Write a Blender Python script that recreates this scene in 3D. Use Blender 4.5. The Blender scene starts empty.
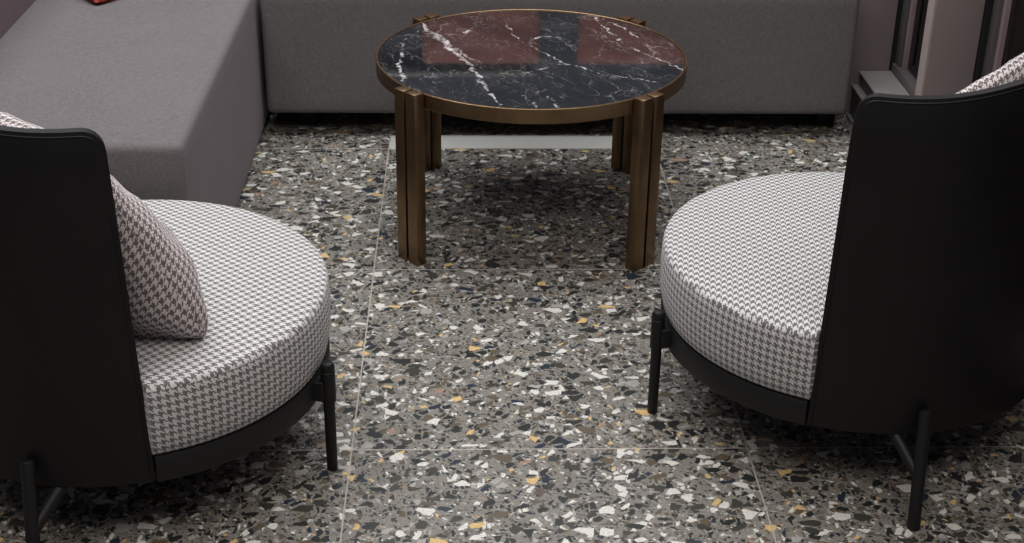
import bpy, bmesh, math, random
from mathutils import Vector, Matrix
random.seed(7)
PI = math.pi
sc = bpy.context.scene
COL = sc.collection

# ------------------------------------------------------------------ materials
class NT:
    """small helper to write node materials"""
    def __init__(self, name):
        self.m = bpy.data.materials.new(name); self.m.use_nodes = True
        self.t = self.m.node_tree; self.n = self.t.nodes
        self.b = self.n['Principled BSDF']
    def node(self, ty, **kw):
        x = self.n.new(ty)
        for k, v in kw.items(): setattr(x, k, v)
        return x
    def put(self, sock, v):
        if isinstance(v, bpy.types.NodeSocket): self.t.links.new(v, sock)
        elif v is not None: sock.default_value = v
    def math(self, op, a, b=None, c=None, clamp=False):
        x = self.node('ShaderNodeMath', operation=op, use_clamp=clamp)
        for i, v in enumerate((a, b, c)):
            if v is not None: self.put(x.inputs[i], v)
        return x.outputs[0]
    def vmath(self, op, a, b=None, s=None):
        x = self.node('ShaderNodeVectorMath', operation=op)
        self.put(x.inputs[0], a)
        if b is not None: self.put(x.inputs[1], b)
        if s is not None: self.put(x.inputs['Scale'], s)
        return x.outputs['Value'] if op in ('DOT_PRODUCT', 'LENGTH', 'DISTANCE') else x.outputs[0]
    def mix(self, f, a, b, mode='MIX'):
        x = self.node('ShaderNodeMix', data_type='RGBA', blend_type=mode)
        self.put(x.inputs[0], f)
        for i, v in ((6, a), (7, b)):
            if isinstance(v, (tuple, list)) and len(v) == 3: v = (*v, 1)
            self.put(x.inputs[i], v)
        return x.outputs[2]
    def ramp(self, f, stops, interp='LINEAR'):
        x = self.node('ShaderNodeValToRGB'); r = x.color_ramp; r.interpolation = interp
        while len(r.elements) < len(stops): r.elements.new(0.5)
        for e, (p, c) in zip(r.elements, stops):
            e.position = p; e.color = (*c, 1) if len(c) == 3 else c
        self.put(x.inputs[0], f); return x.outputs[0]
    def maprange(self, v, a, b, c=0.0, d=1.0, smooth=False):
        x = self.node('ShaderNodeMapRange', interpolation_type='SMOOTHSTEP' if smooth else 'LINEAR')
        for i, q in enumerate((v, a, b, c, d)): self.put(x.inputs[i], q)
        return x.outputs[0]
    def noise(self, vec, scale, detail=3.0, rough=0.5, dist=0.0, dims='3D'):
        x = self.node('ShaderNodeTexNoise', noise_dimensions=dims)
        if vec is not None: self.put(x.inputs['Vector'], vec)
        x.inputs['Scale'].default_value = scale; x.inputs['Detail'].default_value = detail
        x.inputs['Roughness'].default_value = rough; x.inputs['Distortion'].default_value = dist
        return x
    def coord(self, which='Object'):
        return self.node('ShaderNodeTexCoord').outputs[which]
    def sep(self, v):
        x = self.node('ShaderNodeSeparateXYZ'); self.put(x.inputs[0], v); return x.outputs
    def comb(self, x, y, z=0.0):
        c = self.node('ShaderNodeCombineXYZ')
        for i, v in enumerate((x, y, z)): self.put(c.inputs[i], v)
        return c.outputs[0]
    def bump(self, h, strength=0.3, dist=0.002):
        x = self.node('ShaderNodeBump'); x.inputs['Strength'].default_value = strength
        x.inputs['Distance'].default_value = dist; self.put(x.inputs['Height'], h)
        self.put(self.b.inputs['Normal'], x.outputs[0])
    def base(self, c=None, rough=None, metal=None, spec=None):
        if c is not None: self.put(self.b.inputs['Base Color'], (*c, 1) if isinstance(c, tuple) and len(c) == 3 else c)
        if rough is not None: self.put(self.b.inputs['Roughness'], rough)
        if metal is not None: self.put(self.b.inputs['Metallic'], metal)
        if spec is not None: self.put(self.b.inputs['Specular IOR Level'], spec)
        return self.m

TILE, X0, Y0 = 0.7993, -0.2307, 2.4461      # terrazzo slab grid

def mat_terrazzo():
    k = NT('terrazzo'); co = k.coord('Object')
    s = k.sep(co); P = k.comb(s[0], s[1], 0.0)
    # wobble the domain so the chips are not perfect polygons
    wn = k.noise(P, 150, 2)
    wob = k.vmath('SCALE', k.vmath('SUBTRACT', wn.outputs['Color'], (0.5, 0.5, 0.5)), s=0.0045)
    wn2 = k.noise(P, 35, 1)
    wob2 = k.vmath('SCALE', k.vmath('SUBTRACT', wn2.outputs['Color'], (0.5, 0.5, 0.5)), s=0.012)
    Q = k.vmath('ADD', k.vmath('ADD', P, wob), wob2)
    g = k.noise(P, 240, 3, 0.7)
    g2 = k.noise(P, 6, 2)
    matrix = k.ramp(g.outputs[0], [(0.30, (0.105, 0.095, 0.082)), (0.5, (0.180, 0.168, 0.147)), (0.72, (0.30, 0.283, 0.252))])
    col = k.mix(k.maprange(g2.outputs[0], 0.35, 0.65, 0, 0.35), matrix, (0.235, 0.215, 0.185))
    DK = (0.022, 0.024, 0.024); DK2 = (0.045, 0.044, 0.036); NV = (0.020, 0.029, 0.046)
    WH = (0.62, 0.61, 0.57); LG = (0.34, 0.33, 0.31); YL = (0.60, 0.41, 0.18); BR = (0.105, 0.083, 0.058)
    PK = (0.32, 0.20, 0.14); MG = (0.12, 0.118, 0.108)
    layers = [
        # scale, probability, threshold min/max, offset, ramp
        (1/0.0062, 0.46, 0.06, 0.26, (3.1, 1.7, 0), [(0, DK), (.40, MG), (.62, LG), (.80, WH), (.88, BR), (.985, YL)]),
        (1/0.0123, 0.40, 0.07, 0.28, (0.3, 5.2, 0), [(0, DK), (.30, DK2), (.48, BR), (.62, MG), (.70, LG), (.80, WH), (.92, YL), (.94, NV)]),
        (1/0.0202, 0.36, 0.08, 0.30, (7.7, 2.9, 0), [(0, DK), (.30, DK2), (.48, BR), (.60, LG), (.68, WH), (.88, YL), (.915, NV), (.98, PK)]),
        (1/0.0273, 0.27, 0.08, 0.30, (1.9, 9.4, 0), [(0, DK), (.28, DK2), (.46, BR), (.56, LG), (.62, WH), (.88, YL), (.92, NV), (.985, PK)]),
    ]
    for i, (scl, prob, t0, t1, off, stops) in enumerate(layers):
        v = k.vmath('ADD', Q, off)
        # stretch each layer along its own direction, so chips are slivers rather than blobs
        rot = k.node('ShaderNodeVectorRotate', rotation_type='Z_AXIS'); k.put(rot.inputs['Vector'], v)
        rot.inputs['Angle'].default_value = 0.5 + 0.9*i
        v = k.vmath('MULTIPLY', rot.outputs[0], (0.80, 1.18, 1))
        a = k.node('ShaderNodeTexVoronoi', voronoi_dimensions='2D', feature='F1')
        b = k.node('ShaderNodeTexVoronoi', voronoi_dimensions='2D', feature='DISTANCE_TO_EDGE')
        for x in (a, b):
            k.put(x.inputs['Vector'], v); x.inputs['Scale'].default_value = scl; x.inputs['Randomness'].default_value = 1.0
        rgb = k.sep(a.outputs['Color'])
        thr = k.maprange(rgb[2], 0, 1, t0, t1)
        edge = k.maprange(k.math('SUBTRACT', b.outputs['Distance'], thr), -0.012, 0.012)
        pick = k.math('LESS_THAN', rgb[1], prob)
        chip = k.ramp(rgb[0], stops, 'CONSTANT')
        fine = k.noise(P, 130 + 40*i, 3, 0.6)
        chip = k.mix(1.0, chip, k.ramp(fine.outputs[0], [(0.3, (0.72, 0.72, 0.72)), (0.7, (1.18, 1.17, 1.15))]), 'MULTIPLY')
        col = k.mix(k.math('MULTIPLY', edge, pick), col, chip)
    # joints of the slab grid
    def joint(c, o, w):
        f = k.math('FRACT', k.math('ADD', k.math('DIVIDE', k.math('SUBTRACT', c, o), TILE), 0.5))
        d = k.math('MULTIPLY', k.math('ABSOLUTE', k.math('SUBTRACT', f, 0.5)), TILE)
        return k.math('LESS_THAN', d, w)
    j = k.math('MAXIMUM', joint(s[0], X0, 0.0016), joint(s[1], Y0, 0.0017))
    col = k.mix(k.math('MULTIPLY', j, 0.85), col, (0.40, 0.37, 0.32))
    rr = k.noise(P, 14, 2)
    k.base(col, k.maprange(rr.outputs[0], 0.3, 0.7, 0.30, 0.42), 0, 0.42)
    return k.m

def mat_houndstooth(name, light, dark, period=0.0165, ang=0.0):
    k = NT(name); uv = k.coord('UV')
    rot = k.node('ShaderNodeVectorRotate', rotation_type='Z_AXIS'); k.put(rot.inputs['Vector'], uv)
    rot.inputs['Angle'].default_value = ang
    th = period/8
    # a little thread wander
    wn = k.noise(uv, 90, 2)
    v = k.vmath('ADD', rot.outputs[0], k.vmath('SCALE', k.vmath('SUBTRACT', wn.outputs['Color'], (.5, .5, .5)), s=0.0022))
    s = k.sep(k.vmath('SCALE', v, s=1/th))
    ix = k.math('FLOOR', s[0]); iy = k.math('FLOOR', s[1])
    def fmod(a, n): return k.math('FLOORED_MODULO', a, float(n))
    over = k.math('LESS_THAN', fmod(k.math('ADD', ix, iy), 4), 1.5)
    warp = k.math('LESS_THAN', fmod(ix, 8), 3.5)
    weft = k.math('LESS_THAN', fmod(iy, 8), 3.5)
    d = k.math('ADD', k.math('MULTIPLY', over, warp), k.math('MULTIPLY', k.math('SUBTRACT', 1.0, over), weft))
    yarn = k.noise(uv, 700, 2, 0.6)
    dk = k.mix(yarn.outputs[0], tuple(c*0.7 for c in dark), tuple(c*1.3 for c in dark))
    lt = k.mix(yarn.outputs[0], tuple(c*0.86 for c in light), tuple(min(1, c*1.14) for c in light))
    k.base(k.mix(d, lt, dk), 0.92, 0, 0.15)
    k.b.inputs['Sheen Weight'].default_value = 0.12
    k.b.inputs['Sheen Roughness'].default_value = 0.5
    bx = k.math('MULTIPLY', k.math('SINE', k.math('MULTIPLY', s[0], PI/2)), k.math('SINE', k.math('MULTIPLY', s[1], PI/2)))
    k.bump(k.math('ADD', bx, k.math('MULTIPLY', d, -1.2)), 0.35, 0.0012)
    return k.m

def mat_fabric(name, c, sheen=(0.75, 0.6, 0.68)):
    k = NT(name); co = k.coord('Object')
    a = k.noise(k.vmath('MULTIPLY', co, (1, 1, 0.25)), 420, 2, 0.6)
    b = k.noise(k.vmath('MULTIPLY', co, (0.25, 0.25, 1)), 420, 2, 0.6)
    big = k.noise(co, 5, 3)
    w = k.math('MULTIPLY', k.math('ADD', a.outputs[0], b.outputs[0]), 0.5)
    col = k.mix(k.maprange(w, 0.36, 0.64), tuple(x*0.80 for x in c), tuple(x*1.22 for x in c))
    col = k.mix(k.maprange(big.outputs[0], 0.35, 0.65, 0, 0.25), col, tuple(x*1.2 for x in c))
    k.base(col, 0.95, 0, 0.1)
    k.b.inputs['Sheen Weight'].default_value = 0.10
    k.b.inputs['Sheen Tint'].default_value = (*sheen, 1)
    k.bump(w, 0.25, 0.0010)
    return k.m

def mat_plain(name, c, rough=0.5, metal=0.0, spec=0.5, nz=0.12, scale=40, bump=0.0):
    k = NT(name); co = k.coord('Object'); n = k.noise(co, scale, 4, 0.6)
    k.base(k.mix(n.outputs[0], tuple(x*(1-nz) for x in c), tuple(x*(1+nz) for x in c)), rough, metal, spec)
    if bump: k.bump(n.outputs[0], bump, 0.001)
    return k.m

def mat_leather():
    k = NT('black_leather'); co = k.coord('Object')
    v = k.node('ShaderNodeTexVoronoi', feature='DISTANCE_TO_EDGE'); k.put(v.inputs['Vector'], co); v.inputs['Scale'].default_value = 520
    n = k.noise(co, 7, 3)
    k.base(k.mix(n.outputs[0], (0.0045, 0.0043, 0.0046), (0.0080, 0.0074, 0.0078)), k.maprange(n.outputs[0], .3, .7, 0.40, 0.50), 0, 0.27)
    k.bump(v.outputs['Distance'], 0.12, 0.0006)
    return k.m

def mat_brass():
    k = NT('antique_brass'); co = k.coord('Object')
    st = k.noise(k.vmath('MULTIPLY', co, (60, 60, 2.0)), 4, 3, 0.6)
    bl = k.noise(co, 18, 4, 0.6)
    c = k.mix(bl.outputs[0], (0.185, 0.118, 0.062), (0.315, 0.212, 0.122))
    k.base(c, k.maprange(st.outputs[0], 0.3, 0.7, 0.30, 0.44), 1.0)
    k.bump(st.outputs[0], 0.06, 0.0005)
    return k.m

def mat_marble():
    k = NT('black_marble'); co = k.coord('Object'); s = k.sep(co); P = k.comb(s[0], s[1], 0)
    d1 = k.noise(P, 9, 5, 0.62); d2 = k.noise(P, 34, 4, 0.6)
    W = k.vmath('ADD', P, k.vmath('SCALE', k.vmath('SUBTRACT', d1.outputs['Color'], (.5, .5, .5)), s=0.075))
    W = k.vmath('ADD', W, k.vmath('SCALE', k.vmath('SUBTRACT', d2.outputs['Color'], (.5, .5, .5)), s=0.028))
    cloud = k.noise(P, 5, 6, 0.65)
    col = k.ramp(cloud.outputs[0], [(0.3, (0.0065, 0.007, 0.009)), (0.55, (0.013, 0.0135, 0.0155)), (0.78, (0.034, 0.035, 0.038))])
    # faint web of hair veins: several ridged noises stretched along the vein direction
    rot = k.node('ShaderNodeVectorRotate', rotation_type='Z_AXIS'); k.put(rot.inputs['Vector'], W); rot.inputs['Angle'].default_value = 1.2
    S = k.vmath('MULTIPLY', rot.outputs[0], (0.55, 1.5, 1))
    br = k.noise(P, 6.5, 3)
    for scl, wid, amt, o in ((7, 0.010, 0.50, 0), (13, 0.014, 0.34, 4.2), (26, 0.022, 0.20, 9.1)):
        n = k.noise(k.vmath('ADD', S, (o, o, 0)), scl, 2, 0.5)
        r = k.math('ABSOLUTE', k.math('SUBTRACT', n.outputs[0], 0.5))
        mk = k.maprange(r, 0.0, wid, 1.0, 0.0)
        gate = k.maprange(k.noise(k.vmath('ADD', P, (o+2, o, 0)), 8, 3).outputs[0], 0.42, 0.66)
        f = k.math('MULTIPLY', k.math('MULTIPLY', k.math('POWER', mk, 1.6), gate), amt)
        col = k.mix(f, col, (0.36, 0.35, 0.34))
    # the main white veins, as distances to polylines across the slab
    def seg(p, q, w0, w1):
        ax, ay = p; bx, by = q; L2 = (bx-ax)**2 + (by-ay)**2
        rel = k.vmath('SUBTRACT', Wv, (ax, ay, 0))
        t = k.math('DIVIDE', k.vmath('DOT_PRODUCT', rel, (bx-ax, by-ay, 0)), L2, clamp=True)
        pr = k.vmath('SCALE', (bx-ax, by-ay, 0), s=t)
        d = k.vmath('LENGTH', k.vmath('SUBTRACT', rel, pr))
        w = k.maprange(t, 0, 1, w0, w1)
        return k.maprange(d, k.math('MULTIPLY', w, 0.35), w, 1.0, 0.0)
    e1 = k.noise(P, 16, 4, 0.6); e2 = k.noise(P, 60, 3, 0.6)
    Wv = k.vmath('ADD', P, k.vmath('SCALE', k.vmath('SUBTRACT', e1.outputs['Color'], (.5, .5, .5)), s=0.045))
    Wv = k.vmath('ADD', Wv, k.vmath('SCALE', k.vmath('SUBTRACT', e2.outputs['Color'], (.5, .5, .5)), s=0.020))
    lines = [
        ([(-.30, .31), (-.262, .20), (-.223, .10), (-.158, -.085), (-.122, -.233), (-.085, -.40)], [.004, .011, .015, .006, .006, .004]),
        ([(-.24, .17), (-.17, .0), (-.10, -.10)], [.003, .005, .002]),
        ([(-.29, .22), (-.335, .11), (-.339, -.087), (-.309, -.234), (-.25, -.32)], [.002, .003, .006, .005, .003]),
        ([(.19, .33), (.215, .22), (.25, .08), (.306, -.002), (.392, -.13)], [.004, .006, .004, .006, .004]),
        ([(.235, .28), (.29, .16), (.32, .02)], [.008, .004, .002]),
        ([(-.066, .30), (-.03, .12), (.083, -.06), (.166, -.135), (.30, -.20)], [.003, .003, .005, .003, .002]),
        ([(.083, -.06), (-.02, -.137), (-.08, -.15)], [.004, .003, .002]),
        ([(-.001, -.253), (.051, -.39)], [.003, .006]),
        ([(-.145, .235), (-.165, .20), (-.175, .16)], [.003, .006, .003]),
        ([(.0, .12), (.03, .16), (.09, .15)], [.003, .005, .003]),
        ([(-.06, -.25), (-.01, -.34), (.0, -.40)], [.002, .004, .003]),
    ]
    tot = None
    for pts, ws in lines:
        for i in range(len(pts)-1):
            g = seg(pts[i], pts[i+1], ws[i], ws[i+1])
            tot = g if tot is None else k.math('MAXIMUM', tot, g)
    gap = k.maprange(k.noise(P, 40, 3, 0.7).outputs[0], 0.40, 0.62, 0.10, 1.0)
    col = k.mix(k.math('MULTIPLY', k.math('MULTIPLY', tot, gap), 0.9), col, (0.62, 0.61, 0.60))
    k.base(col, 0.045, 0, 0.5)
    return k.m

def mat_glass():
    k = NT('window_glass'); out = k.n['Material Output']
    tr = k.node('ShaderNodeBsdfTransparent'); tr.inputs[0].default_value = (0.55, 0.52, 0.53, 1)
    gl = k.node('ShaderNodeBsdfGlossy'); gl.inputs['Roughness'].default_value = 0.02
    fr = k.node('ShaderNodeFresnel'); fr.inputs['IOR'].default_value = 1.5
    mx = k.node('ShaderNodeMixShader')
    k.put(mx.inputs[0], fr.outputs[0]); k.put(mx.inputs[1], tr.outputs[0]); k.put(mx.inputs[2], gl.outputs[0])
    k.put(out.inputs['Surface'], mx.outputs[0])
    return k.m

def mat_print():
    k = NT('red_print'); co = k.coord('Object')
    v = k.node('ShaderNodeTexVoronoi'); k.put(v.inputs['Vector'], co); v.inputs['Scale'].default_value = 22
    n = k.noise(co, 30, 2)
    c = k.ramp(k.math('ADD', k.math('MULTIPLY', v.outputs['Distance'], 0.9), k.math('MULTIPLY', n.outputs[0], 0.3)),
               [(0.20, (0.60, 0.20, 0.06)), (0.34, (0.45, 0.09, 0.05)), (0.50, (0.36, 0.05, 0.035)), (0.66, (0.08, 0.012, 0.012))])
    return k.base(c, 0.85, 0, 0.2)

M = dict(
    floor=mat_terrazzo(),
    check=mat_houndstooth('houndstooth_seat', (0.60, 0.59, 0.585), (0.150, 0.142, 0.142), 0.0150),
    check_pillow=mat_houndstooth('houndstooth_pillow', (0.62, 0.565, 0.555), (0.140, 0.115, 0.116), 0.0162, 0.05),  # same cloth as the seat, with a pinkish cast of the light coloured in
    leather=mat_leather(),
    steel=mat_plain('black_steel', (0.0085, 0.0085, 0.009), 0.5, 0.0, 0.28, 0.2, 60),
    brass=mat_brass(), marble=mat_marble(),
    sofa=mat_fabric('grey_sofa_fabric', (0.128, 0.118, 0.120)),
    sofa_back=mat_fabric('plum_grey_fabric', (0.092, 0.068, 0.075)),
    brick=mat_fabric('brick_red_fabric', (0.30, 0.125, 0.095)),
    red=mat_print(), glass=mat_glass(),
    void=mat_plain('dark_plastic_and_shade', (0.008, 0.008, 0.008), 0.6, 0, 0.3),
    strip=mat_plain('pale_strip', (0.46, 0.46, 0.43), 0.5, 0, 0.4, 0.08, 25),
    clad=mat_plain('mauve_grey_panel', (0.24, 0.20, 0.195), 0.55, 0.0, 0.4, 0.05, 6),
    clad_edge=mat_plain('pale_panel_edge', (0.32, 0.265, 0.245), 0.5, 0.0, 0.4, 0.05, 6),
    alu=mat_plain('satin_metal', (0.25, 0.23, 0.225), 0.42, 0.0, 0.5, 0.06, 10),
    alu_dark=mat_plain('dark_satin_metal', (0.055, 0.050, 0.050), 0.35, 0.0, 0.5, 0.1, 10),
    frame=mat_plain('window_frame', (0.085, 0.075, 0.075), 0.4, 0.0, 0.5, 0.06, 10),
    bead=mat_plain('glazing_bead', (0.215, 0.155, 0.16), 0.4, 0.0, 0.5, 0.06, 10),
    outside=mat_plain('outside_wall', (0.26, 0.115, 0.11), 0.9, 0, 0.1, 0.3, 2),
    wall=mat_plain('dark_wall', (0.075, 0.084, 0.105), 0.6, 0, 0.3, 0.08, 3),
)

# ------------------------------------------------------------------ helpers
def link(o, parent=None):
    COL.objects.link(o)
    if parent is not None: o.parent = parent
    return o

def mesh_obj(name, verts, faces, mat, parent=None, smooth=True, uvs=None, sharp=None):
    me = bpy.data.meshes.new(name); me.from_pydata([tuple(v) for v in verts], [], faces)
    if uvs is not None:
        l = me.uv_layers.new(name='uv')
        i = 0
        for fu in uvs:
            for u in fu: l.data[i].uv = u; i += 1
    me.materials.append(mat); me.validate(); me.update()
    if smooth:
        for p in me.polygons: p.use_smooth = True
        if sharp: me.set_sharp_from_angle(angle=math.radians(sharp))
    o = bpy.data.objects.new(name, me)
    return link(o, parent)

def bm_obj(name, bm, mat, parent=None, sharp=35):
    bmesh.ops.recalc_face_normals(bm, faces=bm.faces[:])
    me = bpy.data.meshes.new(name); bm.to_mesh(me); bm.free()
    me.materials.append(mat)
    for p in me.polygons: p.use_smooth = True
    me.set_sharp_from_angle(angle=math.radians(sharp))
    return link(bpy.data.objects.new(name, me), parent)

def add_box(bm, x0, x1, y0, y1, z0, z1, bev=0.0, seg=2, mat=None):
    m = Matrix.Translation(((x0+x1)/2, (y0+y1)/2, (z0+z1)/2)) @ Matrix.Diagonal((x1-x0, y1-y0, z1-z0, 1))
    if mat is not None: m = mat @ m
    g = bmesh.ops.create_cube(bm, size=1.0, matrix=m)
    if bev:
        es = list({e for v in g['verts'] for e in v.link_edges})
        bmesh.ops.bevel(bm, geom=es, offset=bev, segments=seg, profile=0.5, affect='EDGES')
    return g

def box(name, x0, x1, y0, y1, z0, z1, mat, parent=None, bev=0.0, seg=2):
    bm = bmesh.new(); add_box(bm, x0, x1, y0, y1, z0, z1, bev, seg); return bm_obj(name, bm, mat, parent)

def add_rod(bm, pts, radii, n=18):
    """closed tube through points with a radius at each"""
    pts = [Vector(p) for p in pts]; rings = []
    for i, p in enumerate(pts):
        t = (pts[min(i+1, len(pts)-1)] - pts[max(i-1, 0)]).normalized()
        a = t.orthogonal().normalized() if i == 0 else (a - t*a.dot(t)).normalized()
        b = t.cross(a)
        rings.append([bm.verts.new(p + (a*math.cos(2*PI*j/n) + b*math.sin(2*PI*j/n))*radii[i]) for j in range(n)])
    for r, s in zip(rings, rings[1:]):
        for j in range(n): bm.faces.new((r[j], r[(j+1) % n], s[(j+1) % n], s[j]))
    bm.faces.new(rings[0][::-1]); bm.faces.new(rings[-1])

def empty(name, loc, rz=0.0):
    o = bpy.data.objects.new(name, None); o.location = loc; o.rotation_euler = (0, 0, rz)
    o.empty_display_size = 0.1
    return link(o)

def tag(o, label, cat, group=None):
    o['label'] = label; o['category'] = cat
    if group: o['group'] = group
    return o

def struct(o, label=None):
    o['kind'] = 'structure'
    if label: o['label'] = label
    return o

# ------------------------------------------------------------------ the setting
fl = mesh_obj('floor', [(-4, -2.5, 0), (4, -2.5, 0), (4, 6, 0), (-4, 6, 0)], [(0, 1, 2, 3)], M['floor'], smooth=False)
struct(fl, 'grey terrazzo floor of large slabs with white, black, blue and yellow chips'); fl['category'] = 'floor'

o = struct(box('trim_1', X0+0.002, X0+TILE-0.004, 4.0465, 4.148, -0.01, 0.0012, M['strip'], bev=0.0004, seg=1), 'pale strip set flush in the floor behind the coffee table')
o['category'] = 'floor strip'

# ledge along the glazed wall on the right: low dark riser, thin bright nosing, upper sill
bm = bmesh.new(); add_box(bm, 1.2225, 1.262, 1.2, 4.50, 0, 0.098)
o = struct(bm_obj('trim_2', bm, M['alu_dark']), 'low dark riser of the window ledge'); o['category'] = 'ledge'
box('nosing', 1.218, 1.243, 1.2, 4.50, 0.098, 0.104, M['alu'], o, 0.001)
box('floor_rail', 1.212, 1.2225, 1.2, 4.50, 0, 0.009, M['alu'], o, 0.001)
bm = bmesh.new(); add_box(bm, 1.243, 1.34, 1.2, 4.33, 0.0, 0.143)
o = struct(bm_obj('trim_3', bm, M['alu_dark']), 'upper step of the window ledge with a satin grey top'); o['category'] = 'ledge'
box('sill_plate', 1.236, 1.338, 1.2, 4.33, 0.143, 0.150, M['alu'], o, 0.001)

def pilaster(name, x0, y0, y1, z0, label):
    o = struct(box(name, x0, 1.333, y0, y1, z0, 2.9, M['clad'], None, 0.003), label); o['category'] = 'pilaster'
    box('edge_strip', x0-0.003, x0, y0+0.004, y1, z0, 2.9, M['clad_edge'], o)
    return o
pilaster('trim_4', 1.172, 4.332, 4.85, 0.0, 'mauve grey wall panel beside the right end of the sofa')
pilaster('trim_5', 1.206, 3.60, 3.655, 0.150, 'mauve grey upright panel standing on the window ledge')

def window(name, y0, y1, label):
    """glazed bay in the right wall, its panes in the plane x = 1.375"""
    bm = bmesh.new()
    add_box(bm, 1.348, 1.392, y1-0.05, y1, 0.175, 2.9, 0.002)
    add_box(bm, 1.348, 1.392, y0, y0+0.05, 0.175, 2.9, 0.002)
    add_box(bm, 1.340, 1.392, y0, y1, 0.10, 0.175, 0.002)
    add_box(bm, 1.348, 1.392, y0, y1, 2.85, 2.9, 0.002)
    o = struct(bm_obj(name, bm, M['frame']), label); o['category'] = 'window'
    bm = bmesh.new()
    add_box(bm, 1.360, 1.3715, y1-0.072, y1-0.05, 0.175, 2.85); add_box(bm, 1.360, 1.3715, y0+0.05, y0+0.072, 0.175, 2.85)
    bm_obj('glazing_bead', bm, M['bead'], o)
    box('pane', 1.372, 1.378, y0+0.05, y1-0.05, 0.175, 2.85, M['glass'], o)
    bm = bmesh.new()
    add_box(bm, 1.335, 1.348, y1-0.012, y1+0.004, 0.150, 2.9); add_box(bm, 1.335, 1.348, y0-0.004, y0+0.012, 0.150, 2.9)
    bm_obj('gap_shade_strip', bm, M['void'], o)  # black strips put in for the shaded gap between panel and frame
    return o
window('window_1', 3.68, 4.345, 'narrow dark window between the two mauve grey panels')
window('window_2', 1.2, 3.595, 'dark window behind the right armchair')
# darker mullion bars standing outside the second window
for yy in (3.30,):
    b_ = struct(box('trim_6', 1.40, 1.46, yy, yy+0.10, 0.1, 2.9, M['frame'], None, 0.002)); b_['category'] = 'mullion'; b_['label'] = 'upright mullion seen through the dark window at right'
struct(box('wall_outside', 2.6, 2.7, 0, 6, -0.05, 3.2, M['outside']), 'dark reddish wall seen through the right windows')['category'] = 'wall'

# back wall (behind the sofa; it shows mirrored in the tabletop)
struct(box('wall_back', -4, 2.6, 5.42, 5.52, 0, 3.2, M['wall']), 'dark wall behind the sofa')['category'] = 'wall'
o = struct(box('trim_7', -0.75, 0.26, 5.36, 5.42, 1.116, 1.130, M['strip'], None, 0.003), 'pale rail on the wall behind the sofa'); o['category'] = 'rail'
struct(box('wall_left', -3.2, -3.1, -2.5, 5.42, 0, 3.2, M['wall']), 'dark wall at the left')['category'] = 'wall'

# ------------------------------------------------------------------ sofa modules
def puffy(name, x0, x1, y0, y1, z0, z1, bev, mat, parent, puff=0.0, cuts=10, seg=4):
    """upholstered block: rounded edges, faintly crowned top"""
    bm = bmesh.new(); add_box(bm, x0, x1, y0, y1, z0, z1, bev, seg)
    bmesh.ops.subdivide_edges(bm, edges=[e for e in bm.edges if e.calc_length() > 0.15], cuts=cuts, use_grid_fill=True)
    for v in bm.verts:
        u = (v.co.x-x0)/(x1-x0); w = (v.co.y-y0)/(y1-y0); h = (v.co.z-z0)/(z1-z0)
        if h > 0.8: v.co.z += puff*16*u*(1-u)*w*(1-w)
    return bm_obj(name, bm, mat, parent, 60)

ch = tag(empty('chaise', (-0.9, 3.6, 0)), 'grey fabric chaise at the left with a dark backrest along its far side', 'sofa')
def rel(o, root): o.location = -Vector(root.location); return o
rel(puffy('seat_block', -1.26, -0.614, 2.935, 4.92, 0.012, 0.458, 0.020, M['sofa'], ch, 0.006), ch)
rel(puffy('backrest', -1.46, -1.205, 2.90, 4.95, 0.012, 0.83, 0.035, M['sofa_back'], ch), ch)

so = tag(empty('sofa', (0.3, 4.5, 0)), 'dark grey fabric sofa along the back behind the coffee table', 'sofa')
rel(puffy('seat_block', -0.599, 1.160, 4.13, 4.92, 0.075, 0.458, 0.018, M['sofa'], so, 0.006), so)
rel(puffy('backrest', -0.599, 1.160, 4.86, 5.10, 0.082, 0.79, 0.035, M['sofa'], so), so)
for lx, ly in ((1.098, 4.235), (-0.52, 4.235), (1.075, 4.98), (-0.52, 4.98)):
    rel(box('leg', lx, lx+0.055, ly, ly+0.055, 0, 0.079, M['void'], so, 0.002), so)

# ------------------------------------------------------------------ coffee table
TX, TY, TR, TH, RIM = 0.168, 3.582, 0.3998, 0.4503, 0.0376
tb = tag(empty('coffee_table', (TX, TY, 0)), 'round coffee table with black marble top and bronze legs', 'table')
def lathe(name, prof, mat, parent, n=128, sharp=30):
    verts, faces = [], []
    for r, z in prof:
        for j in range(n): verts.append((r*math.cos(2*PI*j/n), r*math.sin(2*PI*j/n), z))
    m = len(prof)
    for i in range(m):
        k2 = (i+1) % m
        for j in range(n): faces.append((i*n+j, i*n+(j+1) % n, k2*n+(j+1) % n, k2*n+j))
    o = mesh_obj(name, verts, faces, mat, parent, True, None, sharp)
    bm = bmesh.new(); bm.from_mesh(o.data); bmesh.ops.recalc_face_normals(bm, faces=bm.faces[:]); bm.to_mesh(o.data); bm.free()
    o.data.set_sharp_from_angle(angle=math.radians(sharp))
    return o
z1, z0 = TH, TH-RIM
lathe('rim', [(TR-0.0065, z0), (TR-0.001, z0), (TR, z0+0.001), (TR, z1-0.0012), (TR-0.0012, z1), (TR-0.0055, z1), (TR-0.0065, z1-0.001)], M['brass'], tb)
def disc(name, r, z0, z1, bev, mat, parent, n=128):
    verts, faces = [], []
    prof = [(r-bev, z0), (r, z0+bev), (r, z1-bev), (r-bev, z1)]
    for q, z in prof:
        for j in range(n): verts.append((q*math.cos(2*PI*j/n), q*math.sin(2*PI*j/n), z))
    for i in range(3):
        for j in range(n): faces.append((i*n+j, i*n+(j+1) % n, (i+1)*n+(j+1) % n, (i+1)*n+j))
    faces.append(tuple(range(n))[::-1]); faces.append(tuple(range(3*n, 4*n)))
    return mesh_obj(name, verts, faces, mat, parent, True, None, 30)
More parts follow.
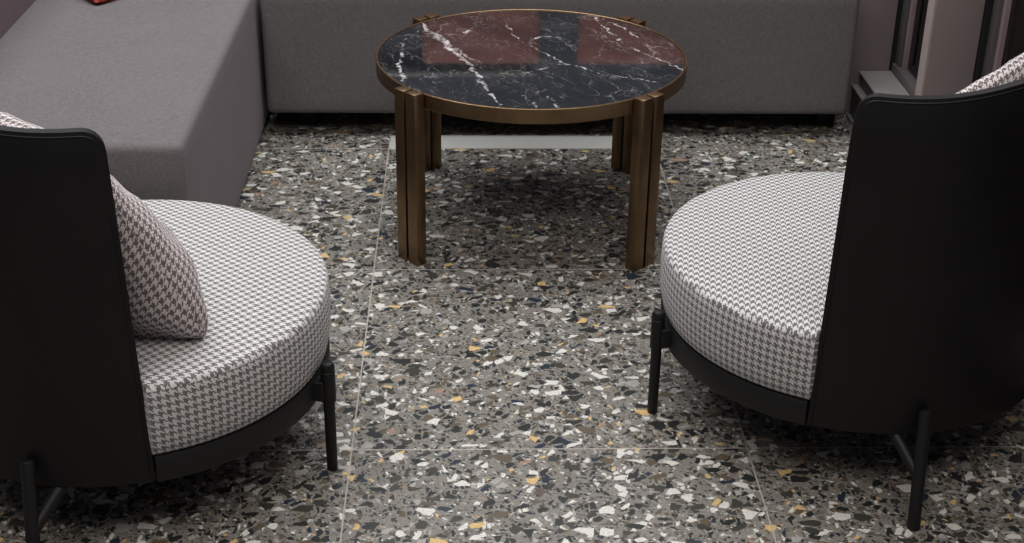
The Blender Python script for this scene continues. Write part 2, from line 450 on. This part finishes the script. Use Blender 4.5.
disc('tabletop', TR-0.0067, TH-0.022, TH-0.0022, 0.0008, M['marble'], tb)['label'] = 'black marble with white veins'
disc('underside_plate', TR-0.0067, TH-0.030, TH-0.0222, 0.0008, M['void'], tb)
for k_, ang in enumerate((222.9, 310.4, 45.8, 131.8)):
    a = math.radians(ang)
    R = Matrix.Rotation(a, 4, 'Z')
    bm = bmesh.new(); add_box(bm, 0.402, 0.420, -0.006, 0.006, 0.006, TH-0.012, 0, 1, R)
    lg = bm_obj('leg', bm, M['void'], tb)
    for s_ in (-1, 1):
        bm = bmesh.new(); c_ = s_*0.0205
        add_box(bm, 0.4005, 0.431, c_-0.0168, c_+0.0168, 0.0, TH+0.0035, 0.0012, 2, R)
        bm_obj('bar', bm, M['brass'], lg)

# ------------------------------------------------------------------ armchair
PHI = math.radians(62.0)                     # half the angle that the shell wraps
ZB, ZE, ZM = 0.155, 0.818, 0.857             # shell bottom, top at its edges, top at its middle
RS = 0.388
def sp(phi, z, off=0.0):
    """point of the shell: it leans back and narrows a little towards its top"""
    k = (z-ZB)/0.65; r = RS + 0.006*k - off; a = phi*(1-0.016*k)
    return (r*math.cos(a) + 0.011*k, r*math.sin(a), z)
def shell_top(phi):
    t = abs(phi)/PHI
    return ZE + (ZM-ZE)*(0.5+0.5*math.cos(PI*min(1, t)))**1.7
def corner(phi, inset=0.0, rc=0.037):
    """height of the shell's top at phi with rounded corners"""
    d = (PHI-abs(phi))*RS - inset
    z = shell_top(phi) - inset
    if d < rc: z -= rc - math.sqrt(max(0.0, rc*rc-(rc-max(d, 0))**2))
    return z

def make_chair():
    root = empty('armchair', (0, 0, 0))
    # seat cushion -------------------------------------------------
    n = 160
    prof = [(0.372, 0.209), (0.389, 0.210), (0.3945, 0.217), (0.3995, 0.242), (0.4025, 0.274), (0.4035, 0.304), (0.4025, 0.332), (0.4010, 0.3445),
            (0.3985, 0.3505), (0.3940, 0.3540), (0.3820, 0.3570), (0.340, 0.3605), (0.27, 0.3645), (0.18, 0.367), (0.09, 0.3685)]
    seam = 7
    def rscale(phi):
        d = abs((phi+PI) % (2*PI) - PI)
        t = min(1, max(0, (d-math.radians(58.5))/math.radians(3.6)))
        t = t*t*(3-2*t)
        return (0.305 + (0.4035-0.305)*t)/0.4035
    verts = []
    angs = []
    for j in range(n): angs.append(2*PI*j/n)
    extra = [math.radians(x) for x in (58.5, 59.4, 60.3, 61.2, 62.1, -58.5, -59.4, -60.3, -61.2, -62.1)]
    angs = sorted([a for a in angs if min(abs(abs((a+PI) % (2*PI)-PI)-math.radians(60.3)) for _ in (0,)) > math.radians(2.6)] + [(e) % (2*PI) for e in extra])
    n = len(angs)
    for r, z in prof:
        for a in angs: verts.append((r*rscale(a)*math.cos(a), r*rscale(a)*math.sin(a), z))
    faces, uvs = [], []
    def puv(i): return (verts[i][0], verts[i][1])
    arc = [0.0]
    for j in range(1, n+1): arc.append((angs[j] if j < n else 2*PI)*0.401)
    side = [0.0]
    for (r0, z0_), (r1, z1_) in zip(prof, prof[1:]): side.append(side[-1] + math.hypot(r1-r0, z1_-z0_))
    for i in range(len(prof)-1):
        for j in range(n):
            f = (i*n+j, i*n+(j+1) % n, (i+1)*n+(j+1) % n, (i+1)*n+j)
            faces.append(f)
            if i >= seam: uvs.append([puv(q) for q in f])
            else: uvs.append([(arc[j], side[i]), (arc[j+1], side[i]), (arc[j+1], side[i+1]), (arc[j], side[i+1])])
    c = len(verts); verts.append((0, 0, 0.369)); b = (len(prof)-1)*n
    for j in range(n):
        f = (b+j, b+(j+1) % n, c); faces.append(f); uvs.append([puv(q) for q in f])
    f = tuple(range(n))[::-1]; faces.append(f); uvs.append([puv(q) for q in f])
    mesh_obj('seat_cushion', verts, faces, M['check'], root, True, uvs, 50)
    # leather shell ------------------------------------------------
    cols = []
    m = 64
    for j in range(m+1):
        t = -1 + 2*j/m
        cols.append(PHI*t)
    edge = [PHI - d/RS for d in (0.0, 0.001, 0.0035, 0.008, 0.014, 0.020, 0.026, 0.031, 0.037)]
    cols = sorted([c_ for c_ in cols if abs(c_) < PHI-0.041/RS] + edge + [-e for e in edge])
    rows = 26
    verts, faces = [], []
    def surf(off):
        base = len(verts)
        for phi in cols:
            zt = corner(phi)
            for i in range(rows+1):
                z = ZB + (zt-ZB)*(1-(1-i/rows)**1.5)
                q = max(0.0, 1-(zt-z)/0.075)
                verts.append(sp(phi, z, off + (0.010*q*q + (0.002 if i == 0 else 0) if off == 0 else 0)))
        return base
    a0 = surf(0.0); b0 = surf(0.027); w = rows+1; nc = len(cols)
    for j in range(nc-1):
        for i in range(rows):
            faces.append((a0+j*w+i, a0+(j+1)*w+i, a0+(j+1)*w+i+1, a0+j*w+i+1))
            faces.append((b0+j*w+i, b0+j*w+i+1, b0+(j+1)*w+i+1, b0+(j+1)*w+i))
        faces.append((a0+j*w+rows, a0+(j+1)*w+rows, b0+(j+1)*w+rows, b0+j*w+rows))
        faces.append((a0+j*w, b0+j*w, b0+(j+1)*w, a0+(j+1)*w))
    for i in range(rows):
        faces.append((a0+i, a0+i+1, b0+i+1, b0+i))
        e = (nc-1)*w
        faces.append((a0+e+i, b0+e+i, b0+e+i+1, a0+e+i+1))
    sh = mesh_obj('shell', verts, faces, M['leather'], root, True, None, 40)
    md = sh.modifiers.new('bevel', 'BEVEL'); md.width = 0.010; md.segments = 4; md.limit_method = 'ANGLE'; md.angle_limit = math.radians(50)
    # piping round the shell's free edge
    ins = 0.008; path = []
    pe = PHI - ins/RS
    for i in range(14):
        z = ZB+0.004 + (corner(pe, 0)-0.06-ZB)*i/13; path.append(sp(-pe, z, 0.0085*max(0, (i-11)/2)))
    rc = 0.030
    zc = shell_top(PHI) - ins - rc
    for i in range(1, 10):
        t = PI/2*i/9; phi = -(pe - (rc - rc*math.cos(t))/RS); z = zc + rc*math.sin(t)
        path.append(sp(phi, z, 0.0085))
    p0 = pe - rc/RS
    for i in range(1, 48):
        phi = -p0 + 2*p0*i/48; z = shell_top(phi)-ins; path.append(sp(phi, z, 0.0085))
    path += [(x, -y, z) for x, y, z in reversed(path[:23])]
    bm = bmesh.new(); add_rod(bm, path, [0.0020]*len(path), 8)
    bm_obj('piping', bm, M['leather'], sh, 60)
    # houndstooth padding inside the shell -----------------------------------
    verts, faces, uvs = [], [], []
    nc, nr = 40, 14; pp = PHI - 0.02/RS
    for q in (0, 1):
        for j in range(nc+1):
            phi = -pp + 2*pp*j/nc
            for i in range(nr+1):
                z = 0.25 + (corner(phi, 0.014)-0.25)*i/nr
                u = 16*(i/nr)*(1-i/nr)*(j/nc)*(1-j/nc)
                verts.append(sp(phi, z, 0.0265 + (0.008 + 0.034*min(1, max(0, u))**0.35)*q))
    w = nr+1; K = (nc+1)*w
    for j in range(nc):
        for i in range(nr):
            f = (K+j*w+i, K+j*w+i+1, K+(j+1)*w+i+1, K+(j+1)*w+i); faces.append(f)
            uvs.append([((((q-K)//w)/nc)*2*pp*0.35, verts[q][2]) for q in f])
    def rimf(f): faces.append(f); uvs.append([(verts[q][1], verts[q][2]) for q in f])
    for j in range(nc):
        rimf((j*w+nr, (j+1)*w+nr, K+(j+1)*w+nr, K+j*w+nr)); rimf((j*w, K+j*w, K+(j+1)*w, (j+1)*w))
    for i in range(nr):
        rimf((i, i+1, K+i+1, K+i)); e = nc*w; rimf((e+i, K+e+i, K+e+i+1, e+i+1))
    mesh_obj('backrest', verts, faces, M['check'], root, True, uvs, 60)
    # steel apron ring under the cushion, with its gap to the shell
    verts, faces = [], []
    lo, hi = math.radians(62.35), 2*PI-math.radians(62.35); nn = 90
    for j in range(nn+1):
        a = lo+(hi-lo)*j/nn
        for r, z in ((0.3955, 0.157), (0.397, 0.160), (0.397, 0.2065), (0.3955, 0.209), (0.372, 0.209), (0.372, 0.157)):
            verts.append((r*math.cos(a), r*math.sin(a), z))
    for j in range(nn):
        for i in range(6): faces.append((j*6+i, (j+1)*6+i, (j+1)*6+(i+1) % 6, j*6+(i+1) % 6))
    faces.append(tuple(range(6))); faces.append(tuple(range(nn*6, nn*6+6))[::-1])
    ap = mesh_obj('apron', verts, faces, M['steel'], root, True, None, 40)
    o = disc('base_plate', 0.371, 0.164, 0.205, 0.002, M['void'], root, 96)
    # legs ---------------------------------------------------------------
    for s_ in (-1, 1):
        a = math.radians(118.5)*s_; u = Vector((math.cos(a), math.sin(a), 0)); r = 0.4185
        p = u*r; bm = bmesh.new()
        z = [0.0, 0.003, 0.158, 0.1585, 0.2235, 0.2245, 0.2275, 0.236, 0.241, 0.2425]
        q = [0.0095, 0.0108, 0.0112, 0.0142, 0.0142, 0.0132, 0.0138, 0.0138, 0.0105, 0.004]
        add_rod(bm, [(p.x, p.y, zz) for zz in z], q, 20)
        lg = bm_obj('leg', bm, M['steel'], root, 40)
        bm = bmesh.new(); add_box(bm, 0.386, r-0.004, -0.019, 0.019, 0.163, 0.206, 0.002, 1, Matrix.Rotation(a, 4, 'Z'))
        bm_obj('bracket', bm, M['steel'], lg)
    for s_ in (-1, 1):
        a = math.radians(31.0)*s_; b = math.radians(33.5)*s_
        top = Vector((0.400*math.cos(a), 0.400*math.sin(a), 0.212)); foot = Vector((0.470*math.cos(b), 0.470*math.sin(b), 0.0))
        bm = bmesh.new(); d = foot-top
        add_rod(bm, [top - d.normalized()*0.003, top, top+d*0.5, top+d*0.99, foot], [0.009, 0.0125, 0.0122, 0.0118, 0.011], 20)
        lg = bm_obj('leg', bm, M['steel'], root, 40)
        knee = top + d*0.56
        c_ = math.radians(39)*s_; up = Vector((0.355*math.cos(c_), 0.355*math.sin(c_), 0.165))
        bm = bmesh.new(); add_rod(bm, [knee, knee.lerp(up, 0.5), up], [0.0115, 0.0115, 0.0115], 16)
        bm_obj('brace', bm, M['steel'], lg, 40)
    return root

def copy_tree(o, parent=None):
    c_ = o.copy(); COL.objects.link(c_)
    if parent is not None: c_.parent = parent
    for q in list(o.children): copy_tree(q, c_)
    return c_

CL, CR = (-0.668, 2.490), (0.805, 2.645)
AL, AR = math.radians(226.5), math.radians(307.0)
left = make_chair()
right = copy_tree(left)
left.location = (*CL, 0); left.rotation_euler = (0, 0, AL)
right.location = (*CR, 0); right.rotation_euler = (0, 0, AR)
tag(left, 'black leather backed armchair with houndstooth seat, standing at the left in front of the chaise', 'chair', 'round houndstooth armchairs')
tag(right, 'black leather backed armchair with houndstooth seat, at the right before the window', 'chair', 'round houndstooth armchairs')

# ------------------------------------------------------------------ pillows
def pillow_mesh(name, w, h, t, mat, slump=0.0, n=36, pinch=0.10, seed=1, wrinkle=0.004, rnd_p=9.0):
    """stuffed square cushion in its own X (width) / Z (height) plane, thickness along Y"""
    rnd = random.Random(seed); ph = [rnd.uniform(0, 6) for _ in range(8)]
    verts, faces, uvs = [], [], []
    idx = {}
    def pos(u, v):
        # rounded corners
        q = (abs(u)**rnd_p + abs(v)**rnd_p)**(1/rnd_p); m_ = max(abs(u), abs(v))
        f = m_/q if q > 1e-6 else 1.0
        x = u*w/2*f; z = v*h/2*f
        # edges draw in between the corners
        x *= 1 - pinch*(1-v*v)*abs(u)**3
        z *= 1 - pinch*(1-u*u)*abs(v)**3
        return x, z
    for side in (1, -1):
        for i in range(n+1):
            for j in range(n+1):
                u = math.sin((-1+2*i/n)*PI/2); v = math.sin((-1+2*j/n)*PI/2)
                rim = i in (0, n) or j in (0, n)
                if rim and side == -1: idx[(side, i, j)] = idx[(1, i, j)]; continue
                x, z = pos(u, v)
                e = max(0, (1-u*u)*(1-v*v))
                th = t/2*e**0.42
                vv = (v+1)/2
                th *= 1 + slump*(0.55-vv)*1.6
                wr = wrinkle*e**0.3*(math.sin(7*u+ph[0]+3*v)+math.sin(11*v+ph[1]-4*u)+0.7*math.sin(19*u+8*v+ph[2]))
                y = side*(th + (0 if rim else wr))
                idx[(side, i, j)] = len(verts); verts.append((x, y, z))
    U, V = {}, {}; h_ = n//2
    def dist(p, q): return math.dist(verts[idx[p]], verts[idx[q]])
    for side in (1, -1):
        for j in range(n+1):
            U[(side, h_, j)] = 0.0; V[(side, j, h_)] = 0.0
            for i in range(h_, n):
                U[(side, i+1, j)] = U[(side, i, j)] + dist((side, i, j), (side, i+1, j))
                V[(side, j, i+1)] = V[(side, j, i)] + dist((side, j, i), (side, j, i+1))
            for i in range(h_, 0, -1):
                U[(side, i-1, j)] = U[(side, i, j)] - dist((side, i, j), (side, i-1, j))
                V[(side, j, i-1)] = V[(side, j, i)] - dist((side, j, i), (side, j, i-1))
    for side in (1, -1):
        for i in range(n):
            for j in range(n):
                ks = [(i, j), (i+1, j), (i+1, j+1), (i, j+1)]
                if side == 1: ks = ks[::-1]
                faces.append(tuple(idx[(side, a, b)] for a, b in ks))
                uvs.append([(U[(side, a, b)], V[(side, a, b)]*side) for a, b in ks])
    o = mesh_obj(name, verts, faces, mat, None, True, uvs)
    return o

def place_pillow(o, chair_loc, ang, lx, ly, z, lean, roll=0.0, yaw=0.0):
    # pillow's -Y looks forward (chair forward is its local -X)
    C_ = Matrix.Translation((*chair_loc, 0)) @ Matrix.Rotation(ang, 4, 'Z')
    L = Matrix.Translation((lx, ly, z)) @ Matrix.Rotation(PI/2+yaw, 4, 'Z') @ Matrix.Rotation(roll, 4, 'Y') 
    L = Matrix.Translation((lx, ly, z)) @ Matrix.Rotation(lean, 4, 'Y') @ Matrix.Rotation(-PI/2+yaw, 4, 'Z') @ Matrix.Rotation(roll, 4, 'Y')
    o.matrix_world = C_ @ L
    return o
p1 = pillow_mesh('throw_pillow', 0.60, 0.485, 0.18, M['check_pillow'], 0.70, seed=3, pinch=0.045, rnd_p=9.0)
place_pillow(p1, CL, AL, 0.128, 0.028, 0.570, math.radians(27))
tag(p1, 'houndstooth pillow leaning in the left armchair beside the chaise', 'pillow', 'houndstooth pillows')
p2 = link(p1.copy()); place_pillow(p2, CR, AR, 0.185, 0.100, 0.585, math.radians(15), math.radians(13))
tag(p2, 'houndstooth pillow peeking over the back of the right armchair', 'pillow', 'houndstooth pillows')

p3 = pillow_mesh('throw_pillow', 0.46, 0.46, 0.14, M['red'], 0.0, seed=9, pinch=0.16)
p3.matrix_world = Matrix.Translation((-1.02, 4.235, 0.536)) @ Matrix.Rotation(math.radians(12), 4, 'X') @ Matrix.Rotation(PI/4, 4, 'Z') @ Matrix.Rotation(PI/2, 4, 'X')
tag(p3, 'red and orange printed pillow lying on the chaise, its corner at the top edge', 'pillow')

for k_, (x, lab) in enumerate(((0.052, 'brick red back cushion on the sofa, the left one mirrored in the tabletop'),
                               (0.585, 'brick red back cushion on the sofa, the right one mirrored in the tabletop'))):
    o = pillow_mesh('back_cushion', 0.41, 0.44, 0.13, M['brick'], 0.1, seed=20+k_, pinch=0.02, rnd_p=24.0)
    o.matrix_world = Matrix.Translation((x, 4.768, 0.670)) @ Matrix.Rotation(math.radians(-9), 4, 'X')
    tag(o, lab, 'cushion', 'brick red back cushions')

# ------------------------------------------------------------------ light
def area(name, loc, size, power, color=(1, 1, 1), rot=(0, 0, 0), sy=None):
    l = bpy.data.lights.new(name, 'AREA'); l.energy = power; l.color = color; l.size = size
    if sy: l.shape = 'RECTANGLE'; l.size_y = sy
    o = bpy.data.objects.new(name, l); o.location = loc; o.rotation_euler = rot; link(o)
    return o
area('unseen_overhead_light', (0.1, 3.85, 3.1), 4.4, 170, (0.98, 0.985, 1.0), (0, 0, 0), 2.4)
area('unseen_overhead_light', (0.0, 0.7, 3.1), 3.6, 82, (1.0, 0.93, 0.87), (0, 0, 0), 1.6)  # fill added on the camera side to brighten near faces; no fitting there

wd = bpy.data.worlds.new('world'); sc.world = wd; wd.use_nodes = True
bg = wd.node_tree.nodes['Background']; bg.inputs[0].default_value = (0.86, 0.90, 1.0, 1); bg.inputs[1].default_value = 0.14

# ------------------------------------------------------------------ camera
F, PITCH, YAW, ROLL, H = 1452.93, 0.47147, 0.0353, 0.014889, 1.65
cd = bpy.data.cameras.new('camera'); cd.sensor_width = 36.0; cd.sensor_fit = 'HORIZONTAL'; cd.lens = 36.0*F/1024
cd.clip_start = 0.05; cd.clip_end = 60
cam = bpy.data.objects.new('camera', cd); link(cam)
fw = Vector((math.sin(YAW)*math.cos(PITCH), math.cos(YAW)*math.cos(PITCH), -math.sin(PITCH)))
r0 = Vector((math.cos(YAW), -math.sin(YAW), 0)); u0 = r0.cross(fw)
rr = r0*math.cos(ROLL) + u0*math.sin(ROLL); uu = rr.cross(fw)
cam.matrix_world = Matrix(((rr.x, uu.x, -fw.x, 0), (rr.y, uu.y, -fw.y, 0), (rr.z, uu.z, -fw.z, H), (0, 0, 0, 1)))
sc.camera = cam
vs = sc.view_settings
vs.view_transform = 'Standard'; vs.look = 'None'; vs.exposure = 0.0; vs.gamma = 1.0; vs.use_curve_mapping = False
